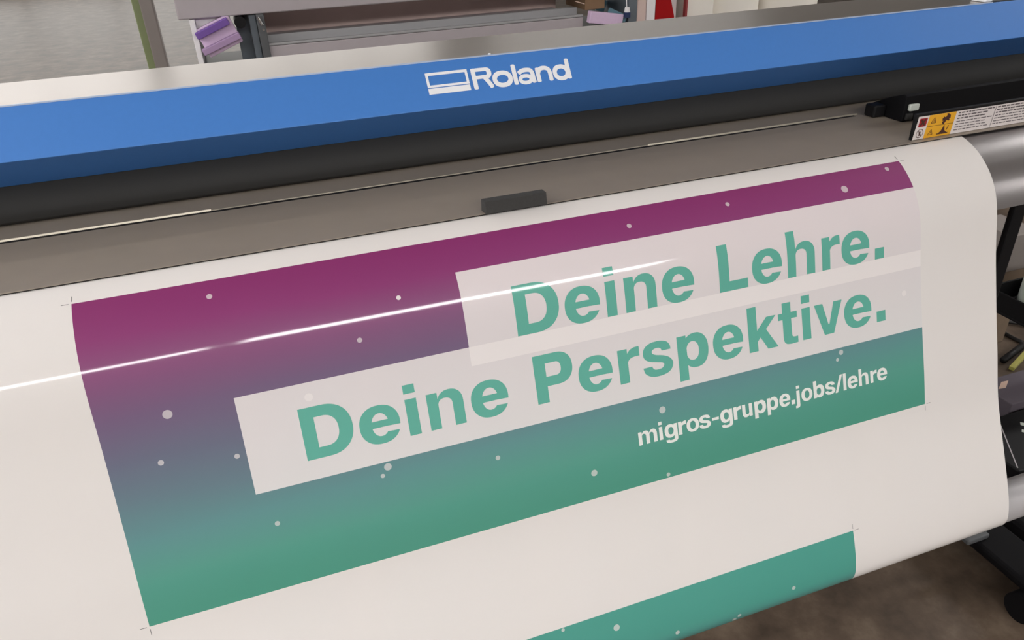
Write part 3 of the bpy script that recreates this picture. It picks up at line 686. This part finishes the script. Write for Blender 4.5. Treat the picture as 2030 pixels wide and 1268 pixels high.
# ------------------------------------------------------------------ low right, under and beside the printer
gbx = thing('carton', 'grey and tan carton seen behind the black stand column', 'box', (2.56, 1.65, 0))
box('carton_body', 2.50, 2.62, 1.60, 1.75, 0.0, 0.295, 'tan', gbx, 0.003)
box('carton_lid', 2.497, 2.623, 1.597, 1.753, 0.296, 0.43, 'greybox', gbx, 0.003)
bt = thing('tool_tray', 'black tray on a post, holding the frosted canister, under the right of the printer', 'tray', (2.3, 1.27, 0))
box('tray_floor', 2.12, 2.55, 1.18, 1.36, 0.380, 0.388, 'black2', bt, 0.002)
for a_ in ((2.12, 2.126, 1.18, 1.36), (2.544, 2.55, 1.18, 1.36), (2.127, 2.543, 1.18, 1.186), (2.127, 2.543, 1.354, 1.36)):
    box('tray_rim', *a_, 0.3885, 0.442, 'black2', bt, 0.001)
box('tray_post', 2.46, 2.50, 1.25, 1.29, 0.012, 0.3795, 'black2', bt, 0.003)
box('post_base', 2.43, 2.53, 1.22, 1.32, 0.0, 0.0115, 'black2', bt, 0.002)
jr = thing('plastic_canister', 'pale frosted canister standing in the black tray at the right edge', 'canister', (2.25, 1.27, 0.389))
cyl('canister_body', (2.262, 1.272, 0.3885), (2.262, 1.272, 0.53), 0.075, 'jar', jr, 32)
cyl('canister_neck', (2.262, 1.272, 0.53), (2.262, 1.272, 0.548), 0.04, 'jar', jr, 24)
cyl('canister_cap', (2.262, 1.272, 0.5485), (2.262, 1.272, 0.575), 0.045, 'black', jr, 24)
cbv = [(2.665, 1.56, .008), (2.66, 1.60, .008), (2.665, 1.645, .008), (2.69, 1.682, .009), (2.725, 1.69, .010), (2.76, 1.665, .010), (2.80, 1.63, .010), (2.88, 1.60, .009), (2.98, 1.60, .008)]
tag(sweep('cable', catmull(cbv, 6), 0.007, 'cable'), 'thin black cable looped on the floor under the printer', 'cable')
tag(sweep('black_rod', [(2.499, 1.497, .012), (2.64, 1.541, .012)], 0.011, 'black'), 'short black rod on the floor beside the yellow rule', 'rod')
rot = Matrix.Rotation(math.atan2(0.053, 0.129), 3, 'Z')
yr = thing('folding_rule', 'yellow-green folding rule on the floor beside a black rod', 'rule', (2.58, 1.5, 0))
for k in range(2):
    box('rule_leaf', 2.48, 2.70, 1.487 + k * .0, 1.503 + k * .0, 0.0015 + k * .0065, 0.0075 + k * .0065, 'yellow_rule', yr, 0.0008, rot)
ct = thing('label_carton', 'dark grey carton with a beige square sticker on top, under the printer', 'box', (2.25, 1.28, 0))
box('carton_body', 2.16, 2.425, 1.205, 1.325, 0.0, 0.12, 'grey_card', ct, 0.003)
link('sticker', [(2.188, 1.276, .1206), (2.227, 1.300, .1206), (2.253, 1.298, .1206), (2.214, 1.273, .1206)], [(0, 1, 2, 3)], 'sticker', ct)
link('sticker', [(2.166, 1.272, .1206), (2.178, 1.280, .1206), (2.186, 1.280, .1206), (2.174, 1.270, .1206)], [(0, 1, 2, 3)], 'sticker', ct)
bc = thing('black_case', 'flat black case with a pale edge line, on the floor behind the tube', 'case', (2.15, 1.1, 0))
box('case_body', 1.955, 2.36, 1.0, 1.195, 0.0, 0.10, 'black', bc, 0.004)
link('edge_line', [(2.088, 1.183, .1008), (2.092, 1.183, .1008), (1.965, 1.012, .1008), (1.961, 1.012, .1008)], [(0, 1, 2, 3)], 'rack', bc)
link('white_mark', [(2.136, 1.152, .1008), (2.150, 1.140, .1008), (2.132, 1.132, .1008), (2.126, 1.142, .1008)], [(0, 1, 2, 3)], 'jar', bc)
link('white_mark', [(2.112, 1.126, .1008), (2.122, 1.116, .1008), (2.108, 1.110, .1008), (2.102, 1.118, .1008)], [(0, 1, 2, 3)], 'jar', bc)
